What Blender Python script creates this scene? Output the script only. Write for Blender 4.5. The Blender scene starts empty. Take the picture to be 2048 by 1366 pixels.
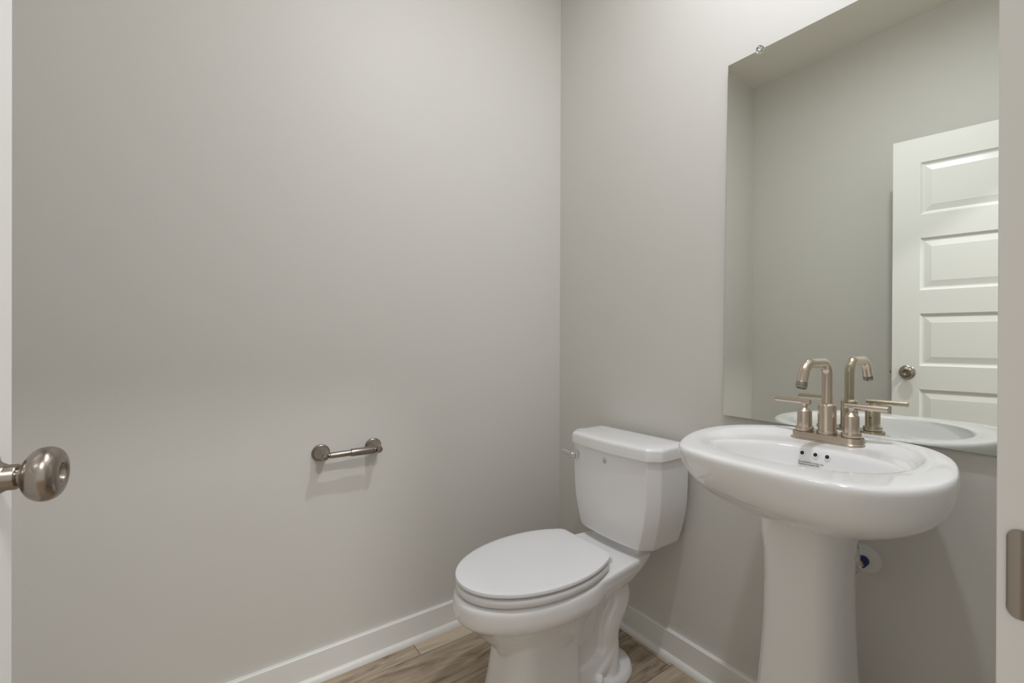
import bpy, bmesh, math, random
from mathutils import Vector, Matrix
C = bpy.context.scene.collection
sc = bpy.context.scene
PI = math.pi

# ---------------------------------------------------------------- camera
cam_d = bpy.data.cameras.new('camera')
cam = bpy.data.objects.new('camera', cam_d); C.objects.link(cam)
YAW, PIT, ROL = 0.66541, -0.00212, 0.00344
CP = Vector((-1.25304, -1.61229, 1.05872))
fwd = Vector((math.sin(YAW)*math.cos(PIT), math.cos(YAW)*math.cos(PIT), math.sin(PIT)))
rt = Vector((math.cos(YAW), -math.sin(YAW), 0)); up = rt.cross(fwd)
r2 = rt*math.cos(ROL) + up*math.sin(ROL); u2 = r2.cross(fwd)
M = Matrix((( r2.x, u2.x, -fwd.x, CP.x), (r2.y, u2.y, -fwd.y, CP.y), (r2.z, u2.z, -fwd.z, CP.z), (0, 0, 0, 1)))
cam.matrix_world = M
cam_d.sensor_width = 36.0
cam_d.lens = 930.15/2048*36.0
cam_d.shift_x = -100/2048
cam_d.clip_start = 0.02
sc.camera = cam

# ---------------------------------------------------------------- world and exposure
w = bpy.data.worlds.new('world'); sc.world = w; w.use_nodes = True
w.node_tree.nodes['Background'].inputs[0].default_value = (1.0, 0.955, 0.915, 1)
w.node_tree.nodes['Background'].inputs[1].default_value = 0.80
sc.view_settings.view_transform = 'Standard'
sc.view_settings.look = 'None'
sc.view_settings.gamma = 1.0
sc.view_settings.use_curve_mapping = False
sc.view_settings.exposure = 0.0
try:
    sc.cycles.max_bounces = 12; sc.cycles.diffuse_bounces = 8; sc.cycles.glossy_bounces = 6
    sc.cycles.sample_clamp_indirect = 6.0
except Exception: pass

# the room's dimensions
W = 1.6628; HC = 2.729; YC = -1.548        # wall_left at x=-W, ceiling height, room face of the door wall
XJ = -0.8033; XH = -1.5158; YO = -1.662     # door jambs, hall face of the door wall
DTOP = 2.0187

# ---------------------------------------------------------------- materials
def mat(name, col, rough=0.5, metal=0.0, spec=0.5, coat=0.0):
    m = bpy.data.materials.new(name); m.use_nodes = True
    b = m.node_tree.nodes['Principled BSDF']
    b.inputs['Base Color'].default_value = (*col, 1)
    b.inputs['Roughness'].default_value = rough
    b.inputs['Metallic'].default_value = metal
    b.inputs['Specular IOR Level'].default_value = spec
    b.inputs['Coat Weight'].default_value = coat
    return m
def nodes(m): return m.node_tree.nodes, m.node_tree.links, m.node_tree.nodes['Principled BSDF']

def paint(name, col, rough, bump, var=0.015):
    m = mat(name, col, rough, spec=0.35)
    N, L, b = nodes(m)
    tc = N.new('ShaderNodeTexCoord')
    n = N.new('ShaderNodeTexNoise'); n.inputs['Scale'].default_value = 260; n.inputs['Detail'].default_value = 3
    bp = N.new('ShaderNodeBump'); bp.inputs['Strength'].default_value = bump; bp.inputs['Distance'].default_value = 0.0006
    L.new(tc.outputs['Object'], n.inputs['Vector']); L.new(n.outputs['Fac'], bp.inputs['Height']); L.new(bp.outputs['Normal'], b.inputs['Normal'])
    n2 = N.new('ShaderNodeTexNoise'); n2.inputs['Scale'].default_value = 2.0; n2.inputs['Detail'].default_value = 2
    mx = N.new('ShaderNodeMix'); mx.data_type = 'RGBA'
    mx.inputs['A'].default_value = (*[c*(1-var) for c in col], 1); mx.inputs['B'].default_value = (*[min(1, c*(1+var)) for c in col], 1)
    L.new(tc.outputs['Object'], n2.inputs['Vector']); L.new(n2.outputs['Fac'], mx.inputs['Factor']); L.new(mx.outputs['Result'], b.inputs['Base Color'])
    return m
M_wall = paint('greige_wall_paint', (0.650, 0.639, 0.604), 0.5, 0.22)
M_ceil = paint('ceiling_paint', (0.80, 0.775, 0.715), 0.9, 0.4)
M_trim = paint('white_trim_paint', (0.80, 0.80, 0.775), 0.28, 0.05, 0.005)
M_porc = mat('white_vitreous_china', (0.83, 0.83, 0.835), 0.07, spec=0.5, coat=0.3)
N, L, b = nodes(M_porc); b.inputs['Coat Roughness'].default_value = 0.03
M_seat = mat('white_seat_plastic', (0.80, 0.80, 0.82), 0.22, spec=0.5)
M_plas = mat('white_plastic', (0.75, 0.75, 0.73), 0.35)
def brushed(name, col, rough, scale=(6, 6, 900)):
    m = mat(name, col, rough, metal=1.0)
    N, L, b = nodes(m)
    tc = N.new('ShaderNodeTexCoord'); mp = N.new('ShaderNodeMapping'); mp.inputs['Scale'].default_value = scale
    n = N.new('ShaderNodeTexNoise'); n.inputs['Scale'].default_value = 8; n.inputs['Detail'].default_value = 4
    L.new(tc.outputs['Object'], mp.inputs['Vector']); L.new(mp.outputs['Vector'], n.inputs['Vector'])
    mr = N.new('ShaderNodeMapRange'); mr.inputs['To Min'].default_value = rough-0.02; mr.inputs['To Max'].default_value = rough+0.03
    L.new(n.outputs['Fac'], mr.inputs['Value']); L.new(mr.outputs['Result'], b.inputs['Roughness'])
    return m
M_nick = brushed('brushed_nickel_warm', (0.60, 0.52, 0.435), 0.24)
M_nickd = brushed('brushed_nickel_dark', (0.31, 0.275, 0.24), 0.30)
M_satin = brushed('satin_nickel_door', (0.34, 0.30, 0.26), 0.24)
M_chrome = mat('polished_chrome', (0.75, 0.76, 0.77), 0.06, metal=1.0)
M_braid = brushed('braided_steel_hose', (0.30, 0.28, 0.26), 0.4)
M_copper = mat('copper_fitting', (0.42, 0.16, 0.07), 0.35, metal=1.0)
M_blue = mat('blue_valve_grip', (0.008, 0.022, 0.17), 0.4)
M_black = mat('black_hole', (0.012, 0.01, 0.008), 0.6)
M_ink = mat('black_ink', (0.03, 0.03, 0.035), 0.5)
M_ring = mat('grey_sticker_ring', (0.38, 0.42, 0.42), 0.5)
M_caulk = mat('white_caulk', (0.72, 0.72, 0.70), 0.5)
M_mirror = mat('silvered_mirror_glass', (0.86, 0.885, 0.835), 0.0, metal=1.0)
M_medge = mat('green_glass_edge', (0.16, 0.20, 0.16), 0.15, metal=0.0)
M_glass = mat('clear_acrylic', (0.95, 0.96, 0.97), 0.05)
M_glass.node_tree.nodes['Principled BSDF'].inputs['Transmission Weight'].default_value = 0.92
M_glass.node_tree.nodes['Principled BSDF'].inputs['IOR'].default_value = 1.49

def floor_mat():
    m = mat('oak_look_plank_floor', (0.3, 0.22, 0.16), 0.42, spec=0.4)
    N, L, b = nodes(m)
    tc = N.new('ShaderNodeTexCoord')
    sp = N.new('ShaderNodeSeparateXYZ'); L.new(tc.outputs['Object'], sp.inputs[0])
    def mth(op, a, bb=None, c=None):
        n = N.new('ShaderNodeMath'); n.operation = op
        for i, v in enumerate((a, bb, c)):
            if v is None: continue
            if isinstance(v, (int, float)): n.inputs[i].default_value = v
            else: L.new(v, n.inputs[i])
        return n.outputs[0]
    PW, PL = 0.1835, 1.22
    ry = mth('DIVIDE', mth('ADD', sp.outputs['Y'], 0.0930), PW)      # seams at y=-0.093, -0.2765, -0.46 ...
    row = mth('FLOOR', ry); fy = mth('FRACT', ry)
    wn = N.new('ShaderNodeTexWhiteNoise'); wn.noise_dimensions = '1D'; L.new(row, wn.inputs['W'])
    # first row's butt joint lies at x=-0.66
    off = mth('MULTIPLY', wn.outputs['Value'], PL)
    isrow0 = mth('COMPARE', row, 0.0, 0.1)
    off2 = mth('ADD', mth('MULTIPLY', mth('SUBTRACT', 1.0, isrow0), off), mth('MULTIPLY', isrow0, 0.66))
    rx = mth('DIVIDE', mth('ADD', sp.outputs['X'], off2), PL)
    colm = mth('FLOOR', rx); fx = mth('FRACT', rx)
    cb = N.new('ShaderNodeCombineXYZ'); L.new(row, cb.inputs[0]); L.new(colm, cb.inputs[1])
    wn2 = N.new('ShaderNodeTexWhiteNoise'); wn2.noise_dimensions = '2D'; L.new(cb.outputs[0], wn2.inputs['Vector'])
    # grain
    cv = N.new('ShaderNodeCombineXYZ')
    L.new(mth('ADD', mth('MULTIPLY', sp.outputs['X'], 1.3), mth('MULTIPLY', wn2.outputs['Value'], 37.0)), cv.inputs[0])
    L.new(mth('MULTIPLY', sp.outputs['Y'], 8.0), cv.inputs[1]); L.new(mth('MULTIPLY', wn2.outputs['Value'], 91.0), cv.inputs[2])
    g = N.new('ShaderNodeTexNoise'); g.inputs['Scale'].default_value = 2.2; g.inputs['Detail'].default_value = 7; g.inputs['Roughness'].default_value = 0.62; g.inputs['Distortion'].default_value = 1.8
    L.new(cv.outputs[0], g.inputs['Vector'])
    cv2 = N.new('ShaderNodeCombineXYZ')
    L.new(mth('MULTIPLY', sp.outputs['X'], 9.0), cv2.inputs[0]); L.new(mth('MULTIPLY', sp.outputs['Y'], 160.0), cv2.inputs[1]); L.new(wn2.outputs['Value'], cv2.inputs[2])
    g2 = N.new('ShaderNodeTexNoise'); g2.inputs['Scale'].default_value = 1.6; g2.inputs['Detail'].default_value = 4
    L.new(cv2.outputs[0], g2.inputs['Vector'])
    cr = N.new('ShaderNodeValToRGB')
    cr.color_ramp.elements[0].position = 0.28; cr.color_ramp.elements[0].color = (0.105, 0.076, 0.051, 1)
    cr.color_ramp.elements[1].position = 0.74; cr.color_ramp.elements[1].color = (0.60, 0.505, 0.39, 1)
    e = cr.color_ramp.elements.new(0.48); e.color = (0.36, 0.288, 0.21, 1)
    fac = mth('ADD', mth('ADD', mth('MULTIPLY', g.outputs['Fac'], 0.85), mth('MULTIPLY', g2.outputs['Fac'], 0.18)), mth('MULTIPLY', mth('SUBTRACT', wn2.outputs['Value'], 0.5), 0.16))
    # the short light plank by the wall
    isl = mth('MULTIPLY', isrow0, mth('COMPARE', colm, 0.0, 0.1))
    fac = mth('ADD', fac, mth('MULTIPLY', isl, 0.16))
    L.new(fac, cr.inputs['Fac'])
    # seams
    dy = mth('MINIMUM', fy, mth('SUBTRACT', 1.0, fy)); dx = mth('MINIMUM', fx, mth('SUBTRACT', 1.0, fx))
    sy = mth('LESS_THAN', dy, 0.0065); sx = mth('LESS_THAN', dx, 0.0011)
    sm = mth('MAXIMUM', sy, sx)
    mx = N.new('ShaderNodeMix'); mx.data_type = 'RGBA'; mx.inputs['B'].default_value = (0.07, 0.05, 0.035, 1)
    L.new(mth('MULTIPLY', sm, 0.75), mx.inputs['Factor']); L.new(cr.outputs['Color'], mx.inputs['A']); L.new(mx.outputs['Result'], b.inputs['Base Color'])
    bp = N.new('ShaderNodeBump'); bp.inputs['Strength'].default_value = 0.25; bp.inputs['Distance'].default_value = 0.001
    L.new(mth('SUBTRACT', fac, sm), bp.inputs['Height']); L.new(bp.outputs['Normal'], b.inputs['Normal'])
    return m
M_floor = floor_mat()
def emis(name, col, s):
    m = bpy.data.materials.new(name); m.use_nodes = True
    b = m.node_tree.nodes['Principled BSDF']
    b.inputs['Base Color'].default_value = (0.8, 0.8, 0.8, 1)
    b.inputs['Emission Color'].default_value = (*col, 1); b.inputs['Emission Strength'].default_value = s
    return m

# ---------------------------------------------------------------- helpers
def link(name, bm, m, parent=None, smooth=True, loc=None):
    me = bpy.data.meshes.new(name); bmesh.ops.recalc_face_normals(bm, faces=bm.faces)
    bm.to_mesh(me); bm.free()
    o = bpy.data.objects.new(name, me); C.objects.link(o)
    for mm in (m if isinstance(m, (list, tuple)) else [m]): me.materials.append(mm)
    if smooth:
        for p in me.polygons: p.use_smooth = True
        try: me.set_sharp_from_angle(angle=math.radians(40))
        except Exception: pass
    if parent: o.parent = parent
    if loc: o.location = loc
    return o
def tag(o, label, cat, group=None):
    o['label'] = label; o['category'] = cat
    if group: o['group'] = group
    return o
def thing(name, loc, label, cat, rotz=0.0, group=None):
    o = bpy.data.objects.new(name, None); C.objects.link(o); o.location = loc; o.rotation_euler = (0, 0, rotz)
    o.empty_display_size = 0.1
    return tag(o, label, cat, group)
def struct(name, bm, m, smooth=False):
    o = link(name, bm, m, None, smooth); o['kind'] = 'structure'; return o
def box(bm, x0, x1, y0, y1, z0, z1, bev=0.0):
    r = bmesh.ops.create_cube(bm, size=1.0)
    for v in r['verts']:
        v.co = Vector(((x0+x1)/2+v.co.x*(x1-x0), (y0+y1)/2+v.co.y*(y1-y0), (z0+z1)/2+v.co.z*(z1-z0)))
    if bev > 0:
        es = {e for v in r['verts'] for e in v.link_edges}
        bmesh.ops.bevel(bm, geom=list(es), offset=bev, segments=3, profile=0.5, affect='EDGES')
def loft(bm, rings, cap0=True, cap1=True, closed=True):
    vs = [[bm.verts.new(Vector(p)) for p in r] for r in rings]
    n = len(rings[0])
    for a, c in zip(vs[:-1], vs[1:]):
        for i in range(n if closed else n-1):
            j = (i+1) % n
            bm.faces.new((a[i], a[j], c[j], c[i]))
    def cap(r, flip):
        # fan to centre
        cen = sum((v.co for v in r), Vector())/n
        cv = bm.verts.new(cen)
        for i in range(n):
            j = (i+1) % n
            bm.faces.new((r[j], r[i], cv) if not flip else (r[i], r[j], cv))
    if cap0: cap(vs[0], False)
    if cap1: cap(vs[-1], True)
    return vs
def frame(axis):
    a = Vector(axis).normalized()
    t = Vector((0, 0, 1)) if abs(a.z) < 0.9 else Vector((1, 0, 0))
    x = t.cross(a).normalized(); y = a.cross(x)
    return x, y, a
def lathe(bm, prof, origin=(0, 0, 0), axis=(0, 0, 1), n=48, cap0=True, cap1=True):
    x, y, a = frame(axis); o = Vector(origin)
    rings = []
    for r, h in prof:
        r = max(r, 1e-5)
        rings.append([o+a*h+(x*math.cos(2*PI*i/n)+y*math.sin(2*PI*i/n))*r for i in range(n)])
    loft(bm, rings, cap0, cap1)
def smooth_path(pts, sub=8, closed=False):
    P = [Vector(p) for p in pts]; out = []
    n = len(P)
    for i in range(n-1):
        p0 = P[max(i-1, 0)]; p1 = P[i]; p2 = P[i+1]; p3 = P[min(i+2, n-1)]
        for k in range(sub):
            t = k/sub
            out.append(0.5*((2*p1)+(-p0+p2)*t+(2*p0-5*p1+4*p2-p3)*t*t+(-p0+3*p1-3*p2+p3)*t**3))
    out.append(P[-1]); return out
def tube(bm, pts, rad, n=24, cap=True):
    P = [Vector(p) for p in pts]
    R = rad if isinstance(rad, (list, tuple)) else [rad]*len(P)
    t0 = (P[1]-P[0]).normalized(); x, y, _ = frame(t0)
    rings = []
    for i, p in enumerate(P):
        t = (P[min(i+1, len(P)-1)]-P[max(i-1, 0)]).normalized()
        x = (x-t*x.dot(t)).normalized(); y = t.cross(x)
        rings.append([p+(x*math.cos(2*PI*k/n)+y*math.sin(2*PI*k/n))*R[i] for k in range(n)])
    loft(bm, rings, cap, cap)
def arcpath(pts, r, seg=10):
    """polyline with its corners rounded at radius r"""
    P = [Vector(p) for p in pts]; out = [P[0]]
    for i in range(1, len(P)-1):
        a = (P[i-1]-P[i]).normalized(); c = (P[i+1]-P[i]).normalized()
        rr = r[i-1] if isinstance(r, (list, tuple)) else r
        ang = a.angle(c); d = rr/math.tan(ang/2)
        s, e = P[i]+a*d, P[i]+c*d
        bis = (a+c).normalized(); cen = P[i]+bis*(rr/math.sin(ang/2))
        v0 = s-cen; v1 = e-cen; tot = v0.angle(v1); ax = v0.cross(v1).normalized()
        for k in range(seg+1):
            out.append(cen+Matrix.Rotation(tot*k/seg, 3, ax) @ v0)
    out.append(P[-1]); return out
def rrect(hx, hy, r, n=6, cx=0, cy=0):
    out = []
    for sx, sy, a0 in ((1, 1, 0), (-1, 1, PI/2), (-1, -1, PI), (1, -1, 1.5*PI)):
        for k in range(n+1):
            a = a0+PI/2*k/n
            out.append((cx+sx*(hx-r)+r*math.cos(a), cy+sy*(hy-r)+r*math.sin(a)))
    return out
def sup(t, n):
    c, s = math.cos(t), math.sin(t)
    return math.copysign(abs(c)**(2/n), c), math.copysign(abs(s)**(2/n), s)

# ---------------------------------------------------------------- the room
bm = bmesh.new(); box(bm, -4.2, 1.6, -4.4, 0.0, -0.06, 0.0); struct('floor', bm, M_floor)
bm = bmesh.new(); box(bm, -W, 0, YC, 0, HC, HC+0.06); struct('ceiling', bm, M_ceil)
bm = bmesh.new(); box(bm, -W-0.11, 0.11, 0, 0.11, 0, HC+0.06); struct('wall_back', bm, M_wall)
bm = bmesh.new(); box(bm, 0, 0.11, YC, 0, 0, HC+0.06); struct('wall_right', bm, M_wall)
bm = bmesh.new(); box(bm, -W-0.11, -W, YC, 0, 0, HC+0.06); struct('wall_left', bm, M_wall)
# wall with the door opening
bm = bmesh.new()
JT = 0.019
box(bm, -4.2, XH-JT, YO+0.004, YC, 0, HC+0.06)
box(bm, XJ+JT, 1.6, YO+0.004, YC, 0, HC+0.06)
box(bm, XH-JT, XJ+JT, YO+0.004, YC, DTOP+0.012+JT, HC+0.06)
struct('wall_front', bm, M_wall)
# hall beyond the door: far wall left out to let world fill light in
bm = bmesh.new(); box(bm, 1.5, 1.6, -3.5, YO+0.004, 0, HC+0.06); struct('wall_hall_right', bm, M_wall)
bm = bmesh.new(); box(bm, -4.2, -4.1, -3.5, YO+0.004, 0, HC+0.06); struct('wall_hall_left', bm, M_wall)
M_hceil = paint('hall_ceiling_paint', (0.78, 0.77, 0.74), 0.9, 0.4)
bm = bmesh.new(); box(bm, -4.2, 1.6, -3.5, YO+0.004, HC, HC+0.06); struct('ceiling_hall', bm, M_hceil)

# door jamb (right, left, head) with stop, and casing
YJ = -1.5429
bm = bmesh.new(); box(bm, XJ, XJ+JT, YO, YJ, 0, DTOP+0.012, 0.0012); box(bm, XJ-0.011, XJ, YJ-0.075, YJ-0.040, 0, DTOP, 0.001); jr = struct('trim_1', bm, M_trim)
bm = bmesh.new(); box(bm, XH-JT, XH, YO, YJ, 0, DTOP+0.012, 0.0012); struct('trim_2', bm, M_trim)
bm = bmesh.new(); box(bm, XH-JT, XJ+JT, YO, YJ, DTOP+0.012, DTOP+0.012+JT, 0.0012); struct('trim_3', bm, M_trim)
def casing(name, y0, y1):
    bm = bmesh.new()
    cw = 0.057
    box(bm, XJ+0.006, XJ+0.006+cw, y0, y1, 0, DTOP+0.018+cw, 0.002)
    x0 = max(XH-0.006-cw, -W+0.001) if y1 > YC else XH-0.006-cw
    box(bm, x0, XH-0.006, y0, y1, 0, DTOP+0.018+cw, 0.002)
    box(bm, XH-0.006, XJ+0.006, y0, y1, DTOP+0.018, DTOP+0.018+cw, 0.002)
    struct(name, bm, M_trim)
casing('trim_4', YC, YJ-0.0005)
casing('trim_5', YO-0.012, YO+0.004)

# baseboards with shoe moulding; profile in (distance from wall, height)
HB = 0.0913
prof = [(0, 0), (0.027, 0)] + [(0.014+0.013*math.cos(a), 0.019*math.sin(a)) for a in [PI/2*k/6 for k in range(1, 7)]] + [(0.014, 0.024), (0.014, HB-0.0025), (0.0115, HB), (0, HB)]
def base(name, fn, ends):
    bm = bmesh.new()
    loft(bm, [[fn(d, z, e) for d, z in prof] for e in ends])
    o = struct(name, bm, M_trim, True)
base('baseboard_back', lambda d, z, e: (e+(d if e < -1 else -d)*1.0, -d, z), (-W, 0))
base('baseboard_right', lambda d, z, e: (-d, e-(d if e == 0 else 0), z), (0, YC))
base('baseboard_left', lambda d, z, e: (-W+d, e-(d if e == 0 else 0), z), (0, YC))

# ---------------------------------------------------------------- door leaf
DL, DT, DA = 0.7154, 0.035, 0.1481
door = bpy.data.objects.new('door_1', None); C.objects.link(door)
door.location = (XH, -1.5589, 0); door.rotation_euler = (0, 0, -DA); door['kind'] = 'structure'
# local: length along +Y, room face at x=0 (looking +X), other face x=-DT
def door_leaf():
    bm = bmesh.new()
    z0, z1 = 0.010, DTOP
    sy = 0.105
    pans = []
    zt = 1.9014
    for k in range(5):
        pans.append((zt-0.2435, zt)); zt -= 0.3525
    pans = pans[::-1]
    ys = [0.0, sy, DL-sy, DL]
    for face, s in ((0.0, 1), (-DT, -1)):
        # grid of rails and stiles as quads, panels with ovolo, bevel and raised field
        def q(*p): 
            bm.faces.new([bm.verts.new(Vector(v)) for v in p])
        q((face, ys[0], z0), (face, ys[1], z0), (face, ys[1], z1), (face, ys[0], z1))
        q((face, ys[2], z0), (face, ys[3], z0), (face, ys[3], z1), (face, ys[2], z1))
        zz = z0
        for a, c in pans+[(z1, None)]:
            q((face, ys[1], zz), (face, ys[2], zz), (face, ys[2], a), (face, ys[1], a))
            zz = c
            if c is None: break
            # nested rings
            steps = [(0, 0), (0.003, -0.0035), (0.009, -0.0085), (0.013, -0.0095), (0.016, -0.0095), (0.041, -0.0035), (0.042, -0.0030)]
            rr = []
            for ins, dep in steps:
                X = face+dep*s
                rr.append([(X, ys[1]+ins, a+ins), (X, ys[2]-ins, a+ins), (X, ys[2]-ins, c-ins), (X, ys[1]+ins, c-ins)])
            vs = [[bm.verts.new(Vector(p)) for p in r] for r in rr]
            for u, v in zip(vs[:-1], vs[1:]):
                for i in range(4):
                    j = (i+1) % 4; bm.faces.new((u[i], u[j], v[j], v[i]))
            bm.faces.new(vs[-1])
    for (a, c) in (((0, 0), (0, DL)),):
        pass
    def q(*p): bm.faces.new([bm.verts.new(Vector(v)) for v in p])
    q((0, 0, z0), (-DT, 0, z0), (-DT, 0, z1), (0, 0, z1))
    q((0, DL, z0), (-DT, DL, z0), (-DT, DL, z1), (0, DL, z1))
    q((0, 0, z1), (-DT, 0, z1), (-DT, DL, z1), (0, DL, z1))
    q((0, 0, z0), (-DT, 0, z0), (-DT, DL, z0), (0, DL, z0))
    bmesh.ops.remove_doubles(bm, verts=bm.verts, dist=1e-5)
    return bm
link('door_leaf', door_leaf(), M_trim, door, smooth=False)
KZ, KY = 0.9215, DL-0.060
for s, X in ((1, 0.0), (-1, -DT)):
    bm = bmesh.new()
    ax = (s, 0, 0); o = (X, KY, KZ)
    lathe(bm, [(0.0, 0.0), (0.0325, 0.0), (0.0325, 0.0025), (0.031, 0.0045), (0.026, 0.0065), (0.020, 0.0095), (0.0155, 0.014), (0.0135, 0.0175), (0.0125, 0.0190), (0.0125, 0.0258), (0.0115, 0.0270), (0.0, 0.0270)], o, ax, 64)
    ro = link('knob_rose', bm, M_satin, door)
    bm = bmesh.new()
    pr_ = [(0.0, 0.025), (0.0088, 0.025), (0.0092, 0.0305), (0.0125, 0.0312), (0.019, 0.0335), (0.0243, 0.038), (0.027, 0.044), (0.0268, 0.05), (0.0242, 0.0548), (0.0198, 0.0578), (0.014, 0.059), (0.0105, 0.0584), (0.0085, 0.0555), (0.0065, 0.0535), (0.0, 0.053)]
    pp = smooth_path([(a, 0, c) for a, c in pr_[2:]], 4)
    lathe(bm, pr_[:2]+[(p.x, p.z) for p in pp], o, ax, 72, cap1=True)
    kn = link('door_knob', bm, M_satin, door)
bm = bmesh.new(); box(bm, -DT+0.005, -0.005, DL-0.0005, DL+0.0015, KZ-0.0285, KZ+0.0285, 0.0006); lp = link('latch_plate', bm, M_satin, door)
bm = bmesh.new(); box(bm, -DT/2-0.006, -DT/2+0.006, DL, DL+0.011, KZ-0.007, KZ+0.007, 0.002); link('latch_bolt', bm, M_satin, door)
for hz in (0.22, 1.05, 1.85):
    bm = bmesh.new(); lathe(bm, [(0.006, 0), (0.006, 0.089)], (0.005, -0.006, hz), (0, 0, 1), 20)
    box(bm, -0.030, -0.002, -0.0025, 0.0005, hz, hz+0.089); link('hinge', bm, M_satin, door)

# strike plate on the right jamb
sp_ = thing('strike_plate', (XJ-0.0002, -1.5483, 0.8975), 'satin nickel strike plate with curved lip on the white door jamb at right', 'strike plate')
bm = bmesh.new()
hh = 0.0285
ringsA = []
# the plate runs towards the hall (-y); its lip rolls round the jamb edge (+y)
path = []
for k in range(25):
    f = k/24; yy = -0.0315*f**1.6
    xx = -0.0014-0.0009*math.exp(-((yy+0.006)/0.004)**2)+0.0006*math.exp(yy/0.0012)
    path.append((xx, yy))
def hgt(k):  # half height with round corners at both ends
    d = -path[k][1]; e = min(d, 0.0315-d); rr_ = 0.0065
    return 0.0308-(rr_-math.sqrt(max(0.0, rr_*rr_-(rr_-min(e, rr_))**2)))
nz = 14
front = [[bm.verts.new((x, y, hgt(k)*(2*i/nz-1))) for i in range(nz+1)] for k, (x, y) in enumerate(path)]
back = [[bm.verts.new((0.0, y, hgt(k)*(2*i/nz-1))) for i in range(nz+1)] for k, (x, y) in enumerate(path)]
for G in (front, back):
    for a, c in zip(G[:-1], G[1:]):
        for i in range(nz): bm.faces.new((a[i], a[i+1], c[i+1], c[i]))
for k in range(len(path)-1):
    bm.faces.new((front[k][0], front[k+1][0], back[k+1][0], back[k][0])); bm.faces.new((front[k][nz], front[k+1][nz], back[k+1][nz], back[k][nz]))
for i in range(nz):
    bm.faces.new((front[0][i], front[0][i+1], back[0][i+1], back[0][i])); bm.faces.new((front[-1][i], front[-1][i+1], back[-1][i+1], back[-1][i]))
link('plate', bm, M_satin, sp_)
for s in (-1, 1):
    bm = bmesh.new(); lathe(bm, [(0.0038, 0), (0.0034, 0.0008), (0.0, 0.0012)], (-0.0013, -0.021, s*0.0205), (-1, 0, 0), 20); link('screw', bm, M_satin, sp_)

# ---------------------------------------------------------------- mirror
def mx_(y, z): return -0.012-0.0074*(y+1.0)+0.0023*(z-1.4)
mir = thing('wall_mirror', (-0.009, -1.16, 0.84), 'large frameless rectangular wall mirror above the white pedestal sink', 'mirror')
def mirror_mesh(x_off0, x_off1, pts, mats=None):
    bm = bmesh.new()
    rings = []
    for off in (x_off0, x_off1):
        rings.append([Vector((mx_(y, z)+off, y, z))-Vector(mir.location) for y, z in pts])
    vs = [[bm.verts.new(p) for p in r] for r in rings]
    for i in range(4):
        j = (i+1) % 4; bm.faces.new((vs[0][i], vs[0][j], vs[1][j], vs[1][i])).material_index = 1
    f = bm.faces.new(vs[0]); f.material_index = 0
    f = bm.faces.new(vs[1]); f.material_index = 1
    return bm
MP = [(-0.8270, 1.8766), (-0.8165, 0.8383), (-1.4950, 0.8327), (-1.5050, 1.8740)]
link('mirror_glass', mirror_mesh(0.0, 0.0048, MP), [M_mirror, M_medge], mir, smooth=False)
def clip(y, z, label):
    t = thing('mirror_clip', (mx_(y, z), y, z), label, 'mirror clip', group='clear clips holding the mirror')
    bm = bmesh.new()
    out = [(0.0105*math.cos(a), 0.0105*math.sin(a)) for a in [PI*k/12 for k in range(13)]]+[(-0.0105, -0.004), (-0.006, -0.009), (0.0, -0.0115), (0.006, -0.009), (0.0105, -0.004)]
    loft(bm, [[(-0.0008, p[0], p[1]) for p in out], [(-0.0038, p[0]*0.96, p[1]*0.96) for p in out], [(-0.0046, p[0]*0.8, p[1]*0.8) for p in out]])
    loft(bm, [[(-0.0008, p[0]*0.9, 0.0035+max(p[1], 0)*0.65) for p in out], [(0.0068, p[0]*0.9, 0.0035+max(p[1], 0)*0.65) for p in out]])
    link('clip_body', bm, M_glass, t)
    bm = bmesh.new(); lathe(bm, [(0.0036, 0), (0.0034, 0.001), (0.002, 0.0018), (0, 0.002)], (-0.0046, 0, 0.004), (-1, 0, 0), 20); link('screw', bm, M_chrome, t)
clip(-0.9250, 1.8775, 'small clear plastic clip on the top edge of the mirror')
clip(-1.40, 1.8755, 'clear plastic clip on the mirror top above the right end of the sink')

# ---------------------------------------------------------------- toilet
YT = -0.505
toi = thing('toilet', (0, YT, 0), 'white two-piece toilet with closed elongated seat and tank against the right wall', 'toilet')
def egg(z, ub, uf, hb, uc=None, n=64, nb=2.0, nf=2.0, cut=None):
    if uc is None: uc = ub+(uf-ub)*0.46
    out = []
    for i in range(n):
        t = 2*PI*i/n
        c, s = sup(t, nf if math.cos(t) > 0 else nb)
        u = uc+((uf-uc) if c > 0 else (uc-ub))*c
        v = hb*s
        if cut is not None and u < cut:
            u = cut
        out.append((-u, v, z))
    return out
def union_remesh(name, bms, vox, smooth_it, m, parent, factor=0.5):
    me = bpy.data.meshes.new('tmp')
    big = bmesh.new()
    for b_ in bms:
        t = bpy.data.meshes.new('t'); bmesh.ops.recalc_face_normals(b_, faces=b_.faces); b_.to_mesh(t); b_.free(); big.from_mesh(t); bpy.data.meshes.remove(t)
    big.to_mesh(me); big.free()
    o = bpy.data.objects.new('tmp', me); C.objects.link(o)
    md = o.modifiers.new('r', 'REMESH'); md.mode = 'VOXEL'; md.voxel_size = vox; md.adaptivity = 0
    ms = o.modifiers.new('s', 'SMOOTH'); ms.factor = factor; ms.iterations = smooth_it
    dg = bpy.context.evaluated_depsgraph_get(); dg.update()
    nm = bpy.data.meshes.new_from_object(o.evaluated_get(dg)); nm.name = name
    bpy.data.objects.remove(o)
    nm.materials.clear(); nm.materials.append(m)
    for p in nm.polygons: p.use_smooth = True
    ob = bpy.data.objects.new(name, nm); C.objects.link(ob); ob.parent = parent
    return ob
parts = []
b1 = bmesh.new()
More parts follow.
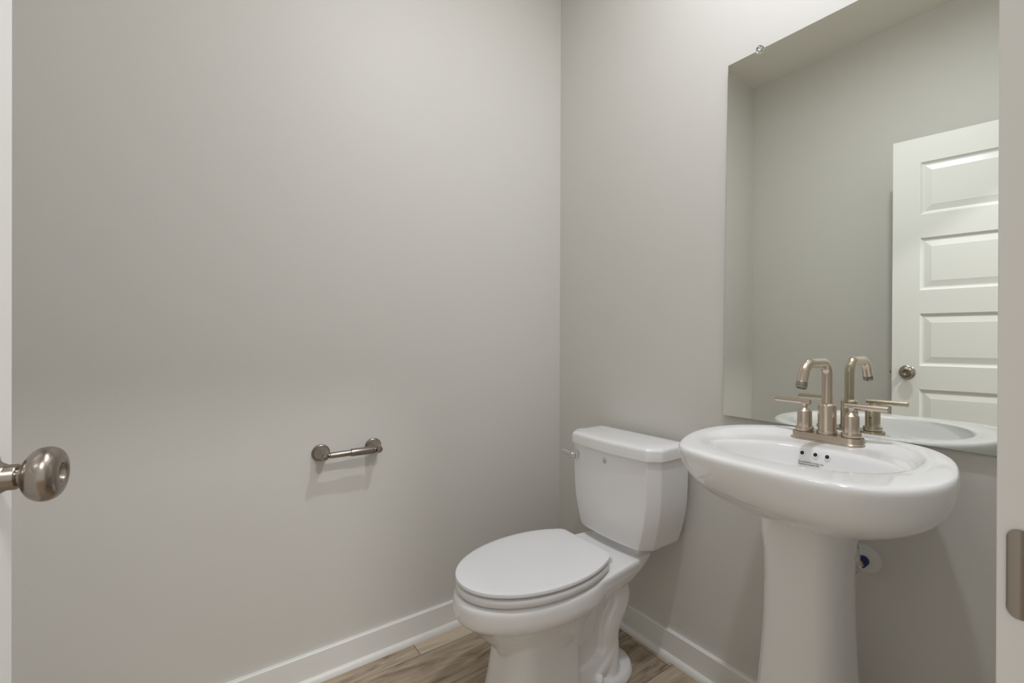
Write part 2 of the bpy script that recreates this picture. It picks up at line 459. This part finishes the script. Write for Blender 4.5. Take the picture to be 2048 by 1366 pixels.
loft(b1, [egg(0.14, 0.36, 0.575, 0.080), egg(0.20, 0.325, 0.600, 0.095), egg(0.235, 0.30, 0.626, 0.1045), egg(0.258, 0.28, 0.648, 0.1145), egg(0.280, 0.26, 0.668, 0.128), egg(0.300, 0.245, 0.688, 0.143),
          egg(0.315, 0.24, 0.705, 0.158), egg(0.325, 0.235, 0.716, 0.1695), egg(0.333, 0.235, 0.7215, 0.1755), egg(0.345, 0.235, 0.7235, 0.1772), egg(0.368, 0.235, 0.7235, 0.1772), egg(0.380, 0.235, 0.722, 0.1755), egg(0.3872, 0.24, 0.713, 0.168)])
parts.append(b1)
b2 = bmesh.new()   # front column
def col(z, u0, u1, h, r): return [(-x, y, z) for x, y in rrect((u1-u0)/2, h, r, 8, (u0+u1)/2, 0)]
loft(b2, [col(0.0, 0.385, 0.632, 0.112, 0.075), col(0.05, 0.390, 0.622, 0.107, 0.073), col(0.12, 0.395, 0.608, 0.101, 0.07), col(0.20, 0.392, 0.596, 0.095, 0.066), col(0.24, 0.39, 0.592, 0.092, 0.06), col(0.275, 0.395, 0.585, 0.086, 0.06)])
b2b = bmesh.new()  # crisp rear corner of the column
loft(b2b, [col(0.0, 0.385, 0.50, 0.1125, 0.012), col(0.10, 0.392, 0.50, 0.1035, 0.012), col(0.18, 0.39, 0.50, 0.0955, 0.012), col(0.235, 0.37, 0.50, 0.0915, 0.012)])
parts += [b2, b2b]
b3 = bmesh.new()   # deck and tank shelf
def slab(z, u0, u1, h0, h1, r=0.02):
    o = rrect((u1-u0)/2, 1.0, r, 6, (u0+u1)/2, 0)
    out = []
    for x, y in o:
        f = (x-u0)/(u1-u0); h = h0+(h1-h0)*f
        sy = (1 if y > 0 else -1); yy = abs(y)
        out.append((-x, sy*(h-(1.0-yy)), z))
    return out
loft(b3, [slab(0.262, 0.28, 0.45, 0.060, 0.09), slab(0.290, 0.25, 0.45, 0.088, 0.118), slab(0.312, 0.215, 0.46, 0.112, 0.152), slab(0.328, 0.185, 0.46, 0.120, 0.168), slab(0.350, 0.145, 0.46, 0.122, 0.172), slab(0.376, 0.108, 0.46, 0.122, 0.173), slab(0.3870, 0.10, 0.45, 0.118, 0.168)])
b3b = bmesh.new()
loft(b3b, [slab(0.366, 0.095, 0.165, 0.10, 0.105), slab(0.400, 0.045, 0.165, 0.105, 0.110), slab(0.4095, 0.045, 0.162, 0.104, 0.108)])
parts += [b3, b3b]
b4 = bmesh.new(); loft(b4, [slab(0.0, 0.195, 0.46, 0.055, 0.068), slab(0.12, 0.205, 0.46, 0.055, 0.068), slab(0.22, 0.20, 0.46, 0.050, 0.072), slab(0.31, 0.18, 0.46, 0.045, 0.095)]); parts.append(b4)
for s in (-1, 1):
    t = bmesh.new()
    pth = smooth_path([(-0.400, s*0.044, 0.052), (-0.345, s*0.050, 0.056), (-0.290, s*0.053, 0.070), (-0.255, s*0.054, 0.105), (-0.246, s*0.054, 0.150), (-0.236, s*0.055, 0.185), (-0.210, s*0.055, 0.222), (-0.194, s*0.054, 0.255), (-0.204, s*0.048, 0.290), (-0.245, s*0.038, 0.308)], 6)
    nn = len(pth); tube(t, pth, [0.046-0.009*min(1, i/(nn*0.5)) for i in range(nn)], 20)
    parts.append(t)
    t = bmesh.new()
    tube(t, [(-0.250, s*0.053, 0.004), (-0.248, s*0.054, 0.05), (-0.246, s*0.054, 0.10), (-0.246, s*0.054, 0.15)], [0.044, 0.043, 0.040, 0.037], 20); parts.append(t)
t = bmesh.new()    # raised flank below the bowl
loft(t, [slab(0.160, 0.385, 0.46, 0.066, 0.088), slab(0.172, 0.345, 0.46, 0.076, 0.094), slab(0.190, 0.315, 0.46, 0.081, 0.096), slab(0.220, 0.303, 0.46, 0.083, 0.098), slab(0.260, 0.300, 0.46, 0.086, 0.104), slab(0.300, 0.285, 0.46, 0.085, 0.120)]); parts.append(t)
b5 = bmesh.new()   # foot
def foot(z, u0, u1, h): return egg(z, u0, u1, h, uc=u0+0.12, nb=2.3, nf=6)
loft(b5, [foot(0.0, 0.128, 0.47, 0.110), foot(0.012, 0.126, 0.47, 0.111), foot(0.028, 0.132, 0.47, 0.106), foot(0.040, 0.150, 0.47, 0.094), foot(0.052, 0.168, 0.46, 0.083), foot(0.070, 0.185, 0.46, 0.072), foot(0.100, 0.198, 0.46, 0.060)])
parts.append(b5)
bowl = union_remesh('bowl', parts, 0.0036, 11, M_porc, toi)
# level the underside onto the floor
for v in bowl.data.vertices:
    if v.co.z < 0.003: v.co.z = max(v.co.z, 0.0)
# bolt caps
for s in (-1, 1):
    bm = bmesh.new(); lathe(bm, [(0.0145, -0.015), (0.0145, 0.018), (0.0135, 0.025), (0.0095, 0.0315), (0.0, 0.034)], (-0.318, s*0.099, 0.038), (0, 0, 1), 28)
    link('bolt_cap', bm, M_porc, toi)
# seat and cover
def seat_ring(z, ins, n=120):
    uc, a, bk, hb = 0.472, 0.2445, 0.240, 0.1765
    out = []; kk = 0.050
    for i in range(n):
        t = 2*PI*i/n; c, s = sup(t, 2.03)
        u = uc+((a-ins) if c > 0 else (bk-ins))*c; v = (hb-ins)*s
        cut = 0.2850+ins          # the straight hinge side, its corners rounded
        kq = kk if v < 0 else 0.018
        h = min(1, max(0, 0.5+0.5*(u-cut)/kq)); u = cut*(1-h)+u*h+kq*h*(1-h)*0.35
        out.append((-u, v, z))
    return out
bm = bmesh.new()
loft(bm, [seat_ring(0.4188, 0.007), seat_ring(0.4188, 0.0025), seat_ring(0.4205, 0.0005), seat_ring(0.4245, 0.0), seat_ring(0.4285, 0.0015), seat_ring(0.4303, 0.005), seat_ring(0.4316, 0.016), seat_ring(0.4330, 0.05), seat_ring(0.4336, 0.10)])
link('seat_cover', bm, M_seat, toi)
bm = bmesh.new()
def ring_in(z, du, dv, n=120):
    return [(-(0.50+0.155*math.cos(2*PI*i/n)+du*math.cos(2*PI*i/n)), (0.105+dv)*math.sin(2*PI*i/n), z) for i in range(n)]
outer = [seat_ring(0.3925, 0.010), seat_ring(0.3930, 0.0040), seat_ring(0.3955, 0.0018), seat_ring(0.4080, 0.0012), seat_ring(0.4115, 0.0028), seat_ring(0.4130, 0.006)]
allr = [ring_in(0.3925, 0, 0)]+outer+[ring_in(0.4130, 0, 0), ring_in(0.3925, 0, 0)]
vs = [[bm.verts.new(Vector(p)) for p in r] for r in allr[:-1]]
vs.append(vs[0])
for a, c in zip(vs[:-1], vs[1:]):
    for i in range(120):
        j = (i+1) % 120; bm.faces.new((a[i], a[j], c[j], c[i]))
link('seat', bm, M_seat, toi)
for s in (-1, 1):
    bm = bmesh.new(); box(bm, -0.290, -0.262, s*0.086-0.011, s*0.086+0.011, 0.3865, 0.4040, 0.003)
    lathe(bm, [(0.0075, -0.016), (0.0075, 0.016)], (-0.288, s*0.086, 0.407), (0, 1, 0), 20)
    link('seat_hinge', bm, M_seat, toi)
# tank
def tank_ring(z, hw, ub, uf, ch=0.030, cu=0.045, bow=0.010, r=0.0045, dz=0.0):
    # corner polygon: back, side, chamfer, bowed front; rounded by sampling
    pts = [(ub, hw), (uf-cu, hw), (uf-bow, hw-ch)]
    m = 8
    fr = []
    for k in range(1, m):
        f = 1-2*k/m; v = (hw-ch)*f; fr.append((uf-bow*(f*f), v))
    poly = pts+fr+[(uf-bow, -(hw-ch)), (uf-cu, -hw), (ub, -hw)]
    # round the convex corners
    out = []
    N_ = len(poly)
    for i, p in enumerate(poly):
        p = Vector((p[0], p[1])); a = Vector(poly[i-1]); c = Vector(poly[(i+1) % N_])
        d1 = (a-p); d2 = (c-p); rr = min(r, d1.length*0.4, d2.length*0.4)
        if i in (0, 1, 2, N_-3, N_-2, N_-1):
            s = p+d1.normalized()*rr; e = p+d2.normalized()*rr
            for k in range(6):
                t = k/5; out.append(((1-t)**2*s.x+2*t*(1-t)*p.x+t*t*e.x, (1-t)**2*s.y+2*t*(1-t)*p.y+t*t*e.y))
        else: out.append((p.x, p.y))
    return [(-u, v, z) for u, v in out]
prof_t = [(0.4095, 0.140, 0.185, 0.045), (0.4105, 0.155, 0.193, 0.037), (0.4145, 0.1615, 0.198, 0.033), (0.424, 0.1650, 0.2005, 0.031), (0.455, 0.1755, 0.202, 0.03), (0.485, 0.1840, 0.203, 0.03), (0.520, 0.1915, 0.2038, 0.03), (0.56, 0.1965, 0.204, 0.03), (0.61, 0.199, 0.2045, 0.03), (0.70, 0.200, 0.205, 0.03)]
bm = bmesh.new(); loft(bm, [tank_ring(z, hw, ub, uf) for z, hw, uf, ub in prof_t])
tank = link('tank', bm, M_porc, toi)
bm = bmesh.new()
lid = [(0.6965, 0.196, 0.202, 0.036), (0.6955, 0.204, 0.210, 0.027), (0.6975, 0.2065, 0.2130, 0.0245), (0.725, 0.2065, 0.2130, 0.0245), (0.7305, 0.2050, 0.2115, 0.026), (0.7345, 0.2010, 0.2075, 0.030), (0.7362, 0.195, 0.2015, 0.036), (0.7375, 0.16, 0.170, 0.06)]
loft(bm, [tank_ring(z, hw, ub, uf, ch=0.034, cu=0.050, bow=0.012) for z, hw, uf, ub in lid])
link('tank_lid', bm, M_porc, tank)
lv = Vector((-0.206, 0.150, 0.6595))
bm = bmesh.new()
lathe(bm, [(0.0135, -0.004), (0.0135, 0.003), (0.012, 0.0045), (0.0085, 0.005), (0.0085, 0.009), (0.0105, 0.010), (0.0105, 0.0155), (0.0085, 0.0185), (0.0, 0.0195)], lv, (-1, 0, 0), 32)
secs = []
for k in range(9):
    f = k/8; yy = 0.004+0.046*f; xx = -0.0125-0.004*f; zz = 0.008*f; hz = 0.0085-0.0045*f+0.0015*math.sin(PI*f); hx = 0.0032-0.0012*f
    secs.append([(lv.x+xx+px*hx, lv.y+yy, lv.z+zz+pz*hz) for px, pz in [sup(2*PI*i/20, 2.5) for i in range(20)]])
loft(bm, secs)
link('flush_lever', bm, M_chrome, tank)
bm = bmesh.new()
bo = Vector((-0.2046, 0.001, 0.6655))
lathe(bm, [(0.0090, 0), (0.0090, 0.0006), (0.0, 0.0006)], bo, (-1, 0, 0), 40)
for f in bm.faces: f.material_index = 0
n0 = len(bm.faces)
lathe(bm, [(0.0070, 0.0006), (0.0070, 0.0009), (0.0, 0.0009)], bo, (-1, 0, 0), 40)
bm.faces.ensure_lookup_table()
for f in bm.faces[n0:]: f.material_index = 1
n1 = len(bm.faces)
drop = []
for i in range(28):
    t = 2*PI*i/28; r = 0.0026
    yy = r*math.sin(t)*(1.0 if math.cos(t) < 0 else (1-0.55*math.cos(t))); zz = -0.0007+r*math.cos(t)*(1.55 if math.cos(t) > 0 else 1.0)
    drop.append((yy, zz))
loft(bm, [[(bo.x-0.0009, bo.y+p[0], bo.z+p[1]) for p in drop], [(bo.x-0.0012, bo.y+p[0], bo.z+p[1]) for p in drop]])
bm.faces.ensure_lookup_table()
for f in bm.faces[n1:]: f.material_index = 2
bd = link('sticker', bm, [M_ring, M_plas, M_ink], tank); bd['label'] = 'round sticker with a dark water drop'

# ---------------------------------------------------------------- pedestal sink
YS = -1.155
RZ = 0.836
sink = thing('pedestal_sink', (0, YS, 0), 'white oval pedestal sink on a flared column below the mirror', 'sink')
# outer outline at rim height, from the room: (x, y) world
OUT = [(-0.0135, -1.155), (-0.0135, -1.075), (-0.017, -1.026), (-0.058, -0.967), (-0.105, -0.925), (-0.155, -0.903), (-0.200, -0.8965), (-0.250, -0.8985), (-0.300, -0.909), (-0.345, -0.925), (-0.385, -0.944),
       (-0.425, -0.968), (-0.4525, -0.998), (-0.470, -1.058), (-0.4785, -1.127), (-0.4815, -1.200), (-0.4800, -1.252), (-0.475, -1.300), (-0.462, -1.344), (-0.430, -1.379), (-0.386, -1.403),
       (-0.334, -1.4155), (-0.281, -1.4170), (-0.210, -1.406), (-0.128, -1.384), (-0.060, -1.345), (-0.0200, -1.290), (-0.0135, -1.235)]
def resample(poly, cen, n):
    P = [Vector((a, c)) for a, c in poly]
    path = []
    m = len(P)
    for i in range(m):
        p0, p1, p2, p3 = P[i-1], P[i], P[(i+1) % m], P[(i+2) % m]
        for k in range(12):
            t = k/12; path.append(0.5*((2*p1)+(-p0+p2)*t+(2*p0-5*p1+4*p2-p3)*t*t+(-p0+3*p1-3*p2+p3)*t**3))
    out = []
    c = Vector(cen)
    for i in range(n):
        a = 2*PI*i/n; d = Vector((math.cos(a), math.sin(a)))
        best = None
        for j in range(len(path)):
            q0 = path[j]-c; q1 = path[(j+1) % len(path)]-c
            e = q1-q0; den = d.x*e.y-d.y*e.x
            if abs(den) < 1e-12: continue
            t = (q0.x*e.y-q0.y*e.x)/den; u = (q0.x*d.y-q0.y*d.x)/den
            if t > 0 and -1e-6 <= u <= 1+1e-6: best = t if best is None else max(best, t)
        out.append(c+d*best)
    return out
NS = 128
cen = (-0.265, YS)
O = resample(OUT, cen, NS)
# gentle smoothing of the traced outline
for _ in range(6):
    O = [(O[i-1]+O[i]*2+O[(i+1) % NS])/4 for i in range(NS)]
def inset(P, d):
    out = []
    for i in range(NS):
        t = (P[(i+1) % NS]-P[i-1]).normalized(); nrm = Vector((-t.y, t.x))
        if nrm.dot(Vector(cen)-P[i]) < 0: nrm = -nrm
        out.append(P[i]+nrm*d)
    return out
def tocen(P, s, c): c = Vector(c); return [c+(p-c)*s for p in P]
def oval(cx, cy, xb, xf, hy, n=2.3):
    """xb: towards the wall, xf: towards the room"""
    out = []
    for i in range(NS):
        a = 2*PI*i/NS
        d = Vector((math.cos(a), math.sin(a)))
        # ray/superellipse intersection by bisection on radius
        lo, hi = 0.0, 1.0
        for _ in range(40):
            m = (lo+hi)/2; p = Vector(cen)+d*m-Vector((cx, cy))
            hx = xb if p.x > 0 else xf
            v = abs(p.x/hx)**n+abs(p.y/hy)**n
            if v < 1: lo = m
            else: hi = m
        out.append(Vector(cen)+d*lo)
    return out
def R3(P, z): return [(p.x, p.y-YS, z) for p in P]
def mixr(A, B, f): return [a*(1-f)+b*f for a, b in zip(A, B)]
PED = (-0.235, YS)
pedtop = [Vector((PED[0]+0.088*sup(2*PI*i/NS, 2.6)[0], PED[1]+0.078*sup(2*PI*i/NS, 2.6)[1])) for i in range(NS)]
UZ = [0.826, 0.812, 0.795, 0.775, 0.755, 0.735, 0.718, 0.705, 0.697, 0.692, 0.688]
FL = [0, 0.015, 0.05, 0.13, 0.23, 0.38, 0.56, 0.78, 0.92, 1.0, 1.02]
FR = [0, 0.0, 0.015, 0.045, 0.12, 0.29, 0.50, 0.74, 0.91, 1.0, 1.02]
rings = []
for z, fl, fr in reversed(list(zip(UZ, FL, FR))):
    P = []
    for a, c in zip(O, pedtop):
        t = min(1, max(0, (-a.y-1.05)/0.25)); t = t*t*(3-2*t)
        f = fl*(1-t)+fr*t
        p = a*(1-f)+c*f
        P.append(Vector((min(p.x, -0.0135), p.y)))
    rings.append(R3(P, z))
rings.append(R3(inset(O, 0.0018), 0.8325)); rings.append(R3(inset(O, 0.006), 0.8362)); rings.append(R3(inset(O, 0.013), 0.8375))
rec = oval(-0.235, -1.145, 0.187, 0.178, 0.208, 2.4)
bas = oval(-0.285, -1.165, 0.113, 0.122, 0.184, 2.25)
rings.append(R3(mixr(inset(O, 0.013), rec, 0.6), 0.8372))
rings.append(R3(rec, 0.8362))
recA = oval(-0.238, -1.146, 0.181, 0.174, 0.203, 2.4)
recB = oval(-0.245, -1.149, 0.165, 0.166, 0.193, 2.4)
LZ = 0.8225
def zmix(A, zb, zf):   # the back ledge lies lower than the front lip
    out = []
    for p in A:
        t = min(1, max(0, (-p.x-0.20)/0.17)); t = t*t*(3-2*t)
        out.append((p.x, p.y-YS, zb+(zf-zb)*t))
    return out
rings.append(zmix(recA, 0.8335, 0.8350)); rings.append(zmix(recB, 0.8225, 0.8335))
rings.append(zmix(mixr(recB, bas, 0.25), LZ, 0.8325)); rings.append(zmix(mixr(recB, bas, 0.85), LZ, 0.8310))
rings.append(zmix(bas, LZ-0.0015, 0.8285))
rings.append(zmix(tocen(bas, 0.968, (-0.285, -1.165)), 0.8135, 0.8200))
for s, z in ((0.935, 0.800), (0.89, 0.782), (0.82, 0.763), (0.72, 0.747), (0.58, 0.735), (0.42, 0.727), (0.25, 0.7225), (0.12, 0.720)):
    rings.append(R3(tocen(bas, s, (-0.285, -1.165)), z))
bm = bmesh.new(); loft(bm, rings)
basin = link('basin', bm, M_porc, sink)
basin.data.polygons.foreach_set('use_smooth', [True]*len(basin.data.polygons))
sbs = basin.modifiers.new('s', 'SUBSURF'); sbs.levels = 1; sbs.render_levels = 1
# drain
bm = bmesh.new(); lathe(bm, [(0.022, 0), (0.022, 0.003), (0.019, 0.0045), (0.016, 0.003), (0.0, 0.003)], (-0.285, -0.010, 0.720), (0, 0, 1), 36); link('drain', bm, M_nick, sink)
# pedestal
bm = bmesh.new(); rr = []
for z, hx, hy, cx in ((0.0, 0.125, 0.112, -0.240), (0.015, 0.125, 0.112, -0.240), (0.05, 0.120, 0.108, -0.240), (0.15, 0.111, 0.100, -0.238), (0.28, 0.100, 0.0900, -0.236), (0.40, 0.0920, 0.0820, -0.234), (0.48, 0.0875, 0.0780, -0.233), (0.56, 0.0860, 0.0765, -0.233), (0.62, 0.0875, 0.0780, -0.233), (0.66, 0.0925, 0.0835, -0.233), (0.72, 0.0970, 0.0880, -0.233)):
    ring = []
    for i in range(72):
        c, s = sup(2*PI*i/72, 2.9); x = cx+hx*c
        ring.append((min(x, -0.12), hy*s-0.007, z))
    rr.append(ring)
loft(bm, rr); link('pedestal', bm, M_porc, sink)
# overflow holes: rings on the back wall, black discs painting the dark inside
def basin_back(y, sc_):   # x of the basin's back wall at scale sc_
    q = abs(((y+1.165)/sc_)/0.184)
    return -0.285+sc_*0.113*(1-q**2.25)**(1/2.25)
for yy in (-1.1235, -1.1510, -1.1755):
    x = basin_back(yy, 0.952)
    o = (x-0.0012, yy-YS, 0.8080); ax = (-0.93, 0, 0.36)
    bm = bmesh.new(); lathe(bm, [(0.0058, -0.002), (0.0064, 0.0004), (0.0054, 0.0012), (0.0044, 0.0008), (0.0040, -0.0015)], o, ax, 28, cap1=False)
    for f in bm.faces: f.material_index = 0
    n0 = len(bm.faces); lathe(bm, [(0.0044, 0.0006), (0.0, 0.0007)], o, ax, 28, cap0=False)
    bm.faces.ensure_lookup_table()
    for f in bm.faces[n0:]: f.material_index = 1
    link('overflow_hole', bm, [M_porc, M_black], sink)
# printed notice in the basin
def text_part(txt, size, loc, rot, parent, m, name='printed_text'):
    cu = bpy.data.curves.new('t', 'FONT'); cu.body = txt; cu.size = size; cu.extrude = 0.00012; cu.align_x = 'LEFT'
    o = bpy.data.objects.new('t', cu); C.objects.link(o)
    dg = bpy.context.evaluated_depsgraph_get(); dg.update()
    me = bpy.data.meshes.new_from_object(o.evaluated_get(dg)); bpy.data.objects.remove(o); me.name = name
    me.materials.clear(); me.materials.append(m)
    ob = bpy.data.objects.new(name, me); C.objects.link(ob); ob.parent = parent; ob.location = loc; ob.rotation_euler = rot
    return ob
tx = text_part('For removal by occupant only\nTag fixture complies UPC', 0.0045, (0, 0, 0), (0, 0, 0), sink, M_ink)
wd = max(v.co.x for v in tx.data.vertices); k_ = 0.052/wd
ZS = [(0.8135, 0.968), (0.800, 0.935), (0.782, 0.89), (0.763, 0.82), (0.747, 0.72)]
for v in tx.data.vertices:
    yy = -1.1175-v.co.x*k_; zz = 0.7885+v.co.y*k_*1.15
    for (z1, s1), (z0, s0) in zip(ZS[:-1], ZS[1:]):
        if z0 <= zz <= z1: sc_ = s0+(s1-s0)*(zz-z0)/(z1-z0)
    v.co = Vector((basin_back(yy, sc_)-0.0016-v.co.z, yy-YS, zz))
tx['label'] = 'two lines of small black print'

# ---------------------------------------------------------------- faucet
FX, FY = -0.0785, -1.134
fau = thing('faucet', (FX, FY, 0.8225), 'two-handle brushed nickel faucet with a gooseneck spout on the sink ledge', 'faucet')
def stad(hx, hy, n=24):   # stadium: long along y
    out = []
    for i in range(n+1):
        a = PI*i/n; out.append((hx*math.cos(a), (hy-hx)+hx*math.sin(a)))
    for i in range(n+1):
        a = PI+PI*i/n; out.append((hx*math.cos(a), -(hy-hx)+hx*math.sin(a)))
    return out
bm = bmesh.new()
loft(bm, [[(x, y, z) for x, y in stad(hx, hy)] for z, hx, hy in ((0, 0.0295, 0.0820), (0.0018, 0.0305, 0.0830), (0.0034, 0.0298, 0.0823), (0.0044, 0.0266, 0.0794), (0.0056, 0.0257, 0.0784), (0.0160, 0.0255, 0.0782), (0.0176, 0.0247, 0.0774), (0.0180, 0.0225, 0.075))])
ZO = 0.0043
link('base_plate', bm, M_nick, fau)
bm = bmesh.new()
lathe(bm, [(0.0, 0.0130), (0.0210, 0.0130), (0.0218, 0.0142), (0.0218, 0.0195), (0.0212, 0.0205), (0.0200, 0.0208), (0.0196, 0.0214), (0.0195, 0.0800), (0.0190, 0.0812), (0.0142, 0.0858), (0.0122, 0.0865), (0.0, 0.0865)], (0, 0, ZO), (0, 0, 1), 56)
link('spout_body', bm, M_nick, fau)
bm = bmesh.new()
pth = arcpath([(0, 0, 0.083+ZO), (0, 0, 0.1825+ZO), (-0.1095, 0, 0.1825+ZO), (-0.1290, 0, 0.1385+ZO)], [0.030, 0.036], 14)
tube(bm, pth, 0.01165, 36)
link('spout', bm, M_nick, fau)
d = (Vector((-0.1290, 0, 0.1385))-Vector((-0.1095, 0, 0.1825))).normalized()
bm = bmesh.new(); lathe(bm, [(0.0, 0.0), (0.01165, 0.0), (0.0120, 0.0010), (0.0120, 0.0115), (0.0112, 0.0122), (0.0090, 0.0124), (0.0085, 0.0100), (0.0, 0.0100)], Vector((-0.1290, 0, 0.1385+ZO))-d*0.003, d, 40)
link('aerator', bm, M_nickd, fau)
for s in (1, -1):
    hy = s*0.0519
    bm = bmesh.new()
    lathe(bm, [(0.0, 0.0135), (0.0188, 0.0135), (0.0193, 0.0142), (0.0193, 0.0146), (0.0203, 0.0152), (0.0205, 0.0160), (0.0205, 0.0228), (0.0199, 0.0237), (0.0172, 0.0242), (0.0163, 0.0248), (0.0161, 0.0610), (0.0155, 0.0622), (0.0085, 0.0682), (0.0064, 0.0712), (0.0060, 0.0740), (0.0066, 0.0770), (0.0082, 0.0795), (0.0085, 0.0815), (0.0, 0.083)], (0, hy, ZO), (0, 0, 1), 48)
    hb_ = link('handle_body', bm, M_nick, fau)
    bm = bmesh.new()
    tube(bm, [(0, hy-s*0.0135, 0.0838+ZO), (0, hy-s*0.0130, 0.0838+ZO), (0, hy+s*0.0720, 0.0843+ZO), (0, hy+s*0.0725, 0.0843+ZO)], [0.0058, 0.0063, 0.0063, 0.0058], 28)
    link('lever', bm, M_nick, hb_)
    bm = bmesh.new(); lathe(bm, [(0.0022, 0), (0.0, 0.0003)], (0.0161, hy, 0.046+ZO), (1, 0, 0), 16, cap0=False); link('set_screw', bm, M_black, hb_)
bm = bmesh.new(); lathe(bm, [(0.0024, 0.012), (0.0024, 0.078), (0.0046, 0.079), (0.0054, 0.083), (0.0046, 0.087), (0, 0.0885)], (0.0222, 0, ZO), (0, 0, 1), 20); link('lift_rod', bm, M_nick, fau)

# ---------------------------------------------------------------- supply stop under the sink
sv = thing('supply_valve', (0, -1.190, 0.5415), 'chrome water stop valve with blue grip behind the sink pedestal', 'valve')
bm = bmesh.new(); lathe(bm, [(0.0345, 0.0), (0.0345, 0.0015), (0.032, 0.0045), (0.024, 0.0080), (0.014, 0.0100), (0.0125, 0.0135), (0.0, 0.0135)], (0, 0, 0), (-1, 0, 0), 48)
e_ = link('escutcheon', bm, M_plas, sv); e_['label'] = 'white round wall flange'
bm = bmesh.new(); lathe(bm, [(0.0118, 0), (0.0118, 0.0225), (0.0108, 0.0240), (0.008, 0.0245)], (-0.010, 0, 0), (-1, 0, 0), 28); o_ = link('pipe_sleeve', bm, M_blue, sv); o_['label'] = 'blue sleeve'
bm = bmesh.new(); lathe(bm, [(0.0092, 0), (0.0092, 0.010)], (-0.0340, 0, 0), (-1, 0, 0), 28); link('copper_ring', bm, M_copper, sv)
bm = bmesh.new()
lathe(bm, [(0.0098, 0), (0.0098, 0.012), (0.0075, 0.013), (0.0075, 0.026), (0.009, 0.027), (0.009, 0.034), (0.0, 0.034)], (-0.0435, 0, 0), (-1, 0, 0), 6)
lathe(bm, [(0.0078, 0), (0.0078, 0.014), (0.0088, 0.015), (0.0088, 0.027), (0.0065, 0.029), (0.0065, 0.044)], (-0.0600, 0, 0), (0, 0, 1), 24)
link('valve_body', bm, M_chrome, sv)
bm = bmesh.new()
hd = [[(-0.0775-k*0.005, 0.016*sup(2*PI*i/32, 2)[0]*(1 if k < 2 else 0.85), 0.010*sup(2*PI*i/32, 2)[1]*(1 if k < 2 else 0.85)) for i in range(32)] for k in range(3)]
loft(bm, hd); link('valve_handle', bm, M_chrome, sv)
bm = bmesh.new(); tube(bm, smooth_path([(-0.060, 0, 0.042), (-0.058, 0.000, 0.08), (-0.056, 0.004, 0.12), (-0.055, 0.008, 0.155)], 6), 0.0048, 18); link('supply_hose', bm, M_braid, sv)

# ---------------------------------------------------------------- toilet paper holder
tp = thing('toilet_paper_holder', (-0.869, 0, 0.7050), 'brushed nickel toilet paper holder without a roll mounted on the back wall', 'toilet paper holder')
for s in (-1, 1):
    bm = bmesh.new()
    pf = [(0.0, 0.0), (0.0255, 0.0), (0.0262, 0.002), (0.0262, 0.0035), (0.0245, 0.0062), (0.0222, 0.0075), (0.0215, 0.0095), (0.0218, 0.0120), (0.0205, 0.0175), (0.0180, 0.0240), (0.0152, 0.0320), (0.0128, 0.0400), (0.0112, 0.0470), (0.0106, 0.0530), (0.0114, 0.0590), (0.0118, 0.0650), (0.0104, 0.0715), (0.0070, 0.0760), (0.0, 0.0775)]
    lathe(bm, pf, (s*0.0790, 0, 0), (0, -1, 0), 48)
    link('post', bm, M_nickd, tp)
bm = bmesh.new()
bc = (0, -0.0640, 0.001)
lathe(bm, [(0.0065, -0.070), (0.0065, -0.066), (0.0088, -0.0655), (0.0092, -0.064), (0.0092, -0.006), (0.0105, -0.0055), (0.0118, -0.0045), (0.0120, -0.003), (0.0120, 0.0640), (0.0112, 0.0655), (0.0065, 0.066), (0.0065, 0.070)], bc, (1, 0, 0), 36)
link('roller', bm, M_nickd, tp)

# ---------------------------------------------------------------- recessed disc light over the sink (out of frame)
van = thing('recessed_light', (-0.46, -1.18, HC), 'round recessed disc light in the ceiling above the sink', 'light')
bm = bmesh.new(); lathe(bm, [(0.047, 0.0), (0.075, 0.0), (0.075, 0.003), (0.068, 0.006), (0.047, 0.006)], (0, 0, 0), (0, 0, -1), 48, False, False); link('trim_ring', bm, M_plas, van)
bm = bmesh.new(); lathe(bm, [(0.047, 0.002), (0.0, 0.002)], (0, 0, 0), (0, 0, -1), 48, False, False); link('lens', bm, emis('disc_light_glow', (0.925, 0.95, 1.02), 650.0), van)

# added fill light on the ceiling, for soft light from above (out of frame)
cl = thing('added_fill_light', (-0.80, -0.80, HC), 'added round white fill light in the middle of the ceiling', 'light')
bm = bmesh.new(); lathe(bm, [(0.17, 0), (0.17, 0.022), (0.16, 0.026)], (0, 0, 0), (0, 0, -1), 48); link('rim', bm, M_plas, cl)
bm = bmesh.new(); lathe(bm, [(0.158, 0.022), (0.14, 0.030), (0.08, 0.038), (0, 0.041)], (0, 0, 0), (0, 0, -1), 48, False, True); link('diffuser', bm, emis('added_fill_glow', (1.0, 0.955, 0.935), 11.0), cl)
# hall ceiling light
hl = thing('hall_ceiling_light', (-0.87, -2.56, HC), 'round flush ceiling light in the hall outside the door', 'light')
bm = bmesh.new(); lathe(bm, [(0.15, 0), (0.15, 0.02), (0.14, 0.025)], (0, 0, 0), (0, 0, -1), 40); link('rim', bm, M_nick, hl)
bm = bmesh.new(); lathe(bm, [(0.138, 0.02), (0.12, 0.035), (0.07, 0.048), (0, 0.052)], (0, 0, 0), (0, 0, -1), 40); link('diffuser', bm, emis('hall_diffuser', (1, 0.97, 0.93), 3.0), hl)
ld = bpy.data.lights.new('hall_light', 'AREA'); ld.shape = 'DISK'; ld.size = 0.22; ld.energy = 33; ld.color = (1.0, 0.985, 0.985)
lo = bpy.data.objects.new('hall_light', ld); C.objects.link(lo); lo.location = (-0.87, -2.56, HC-0.06)
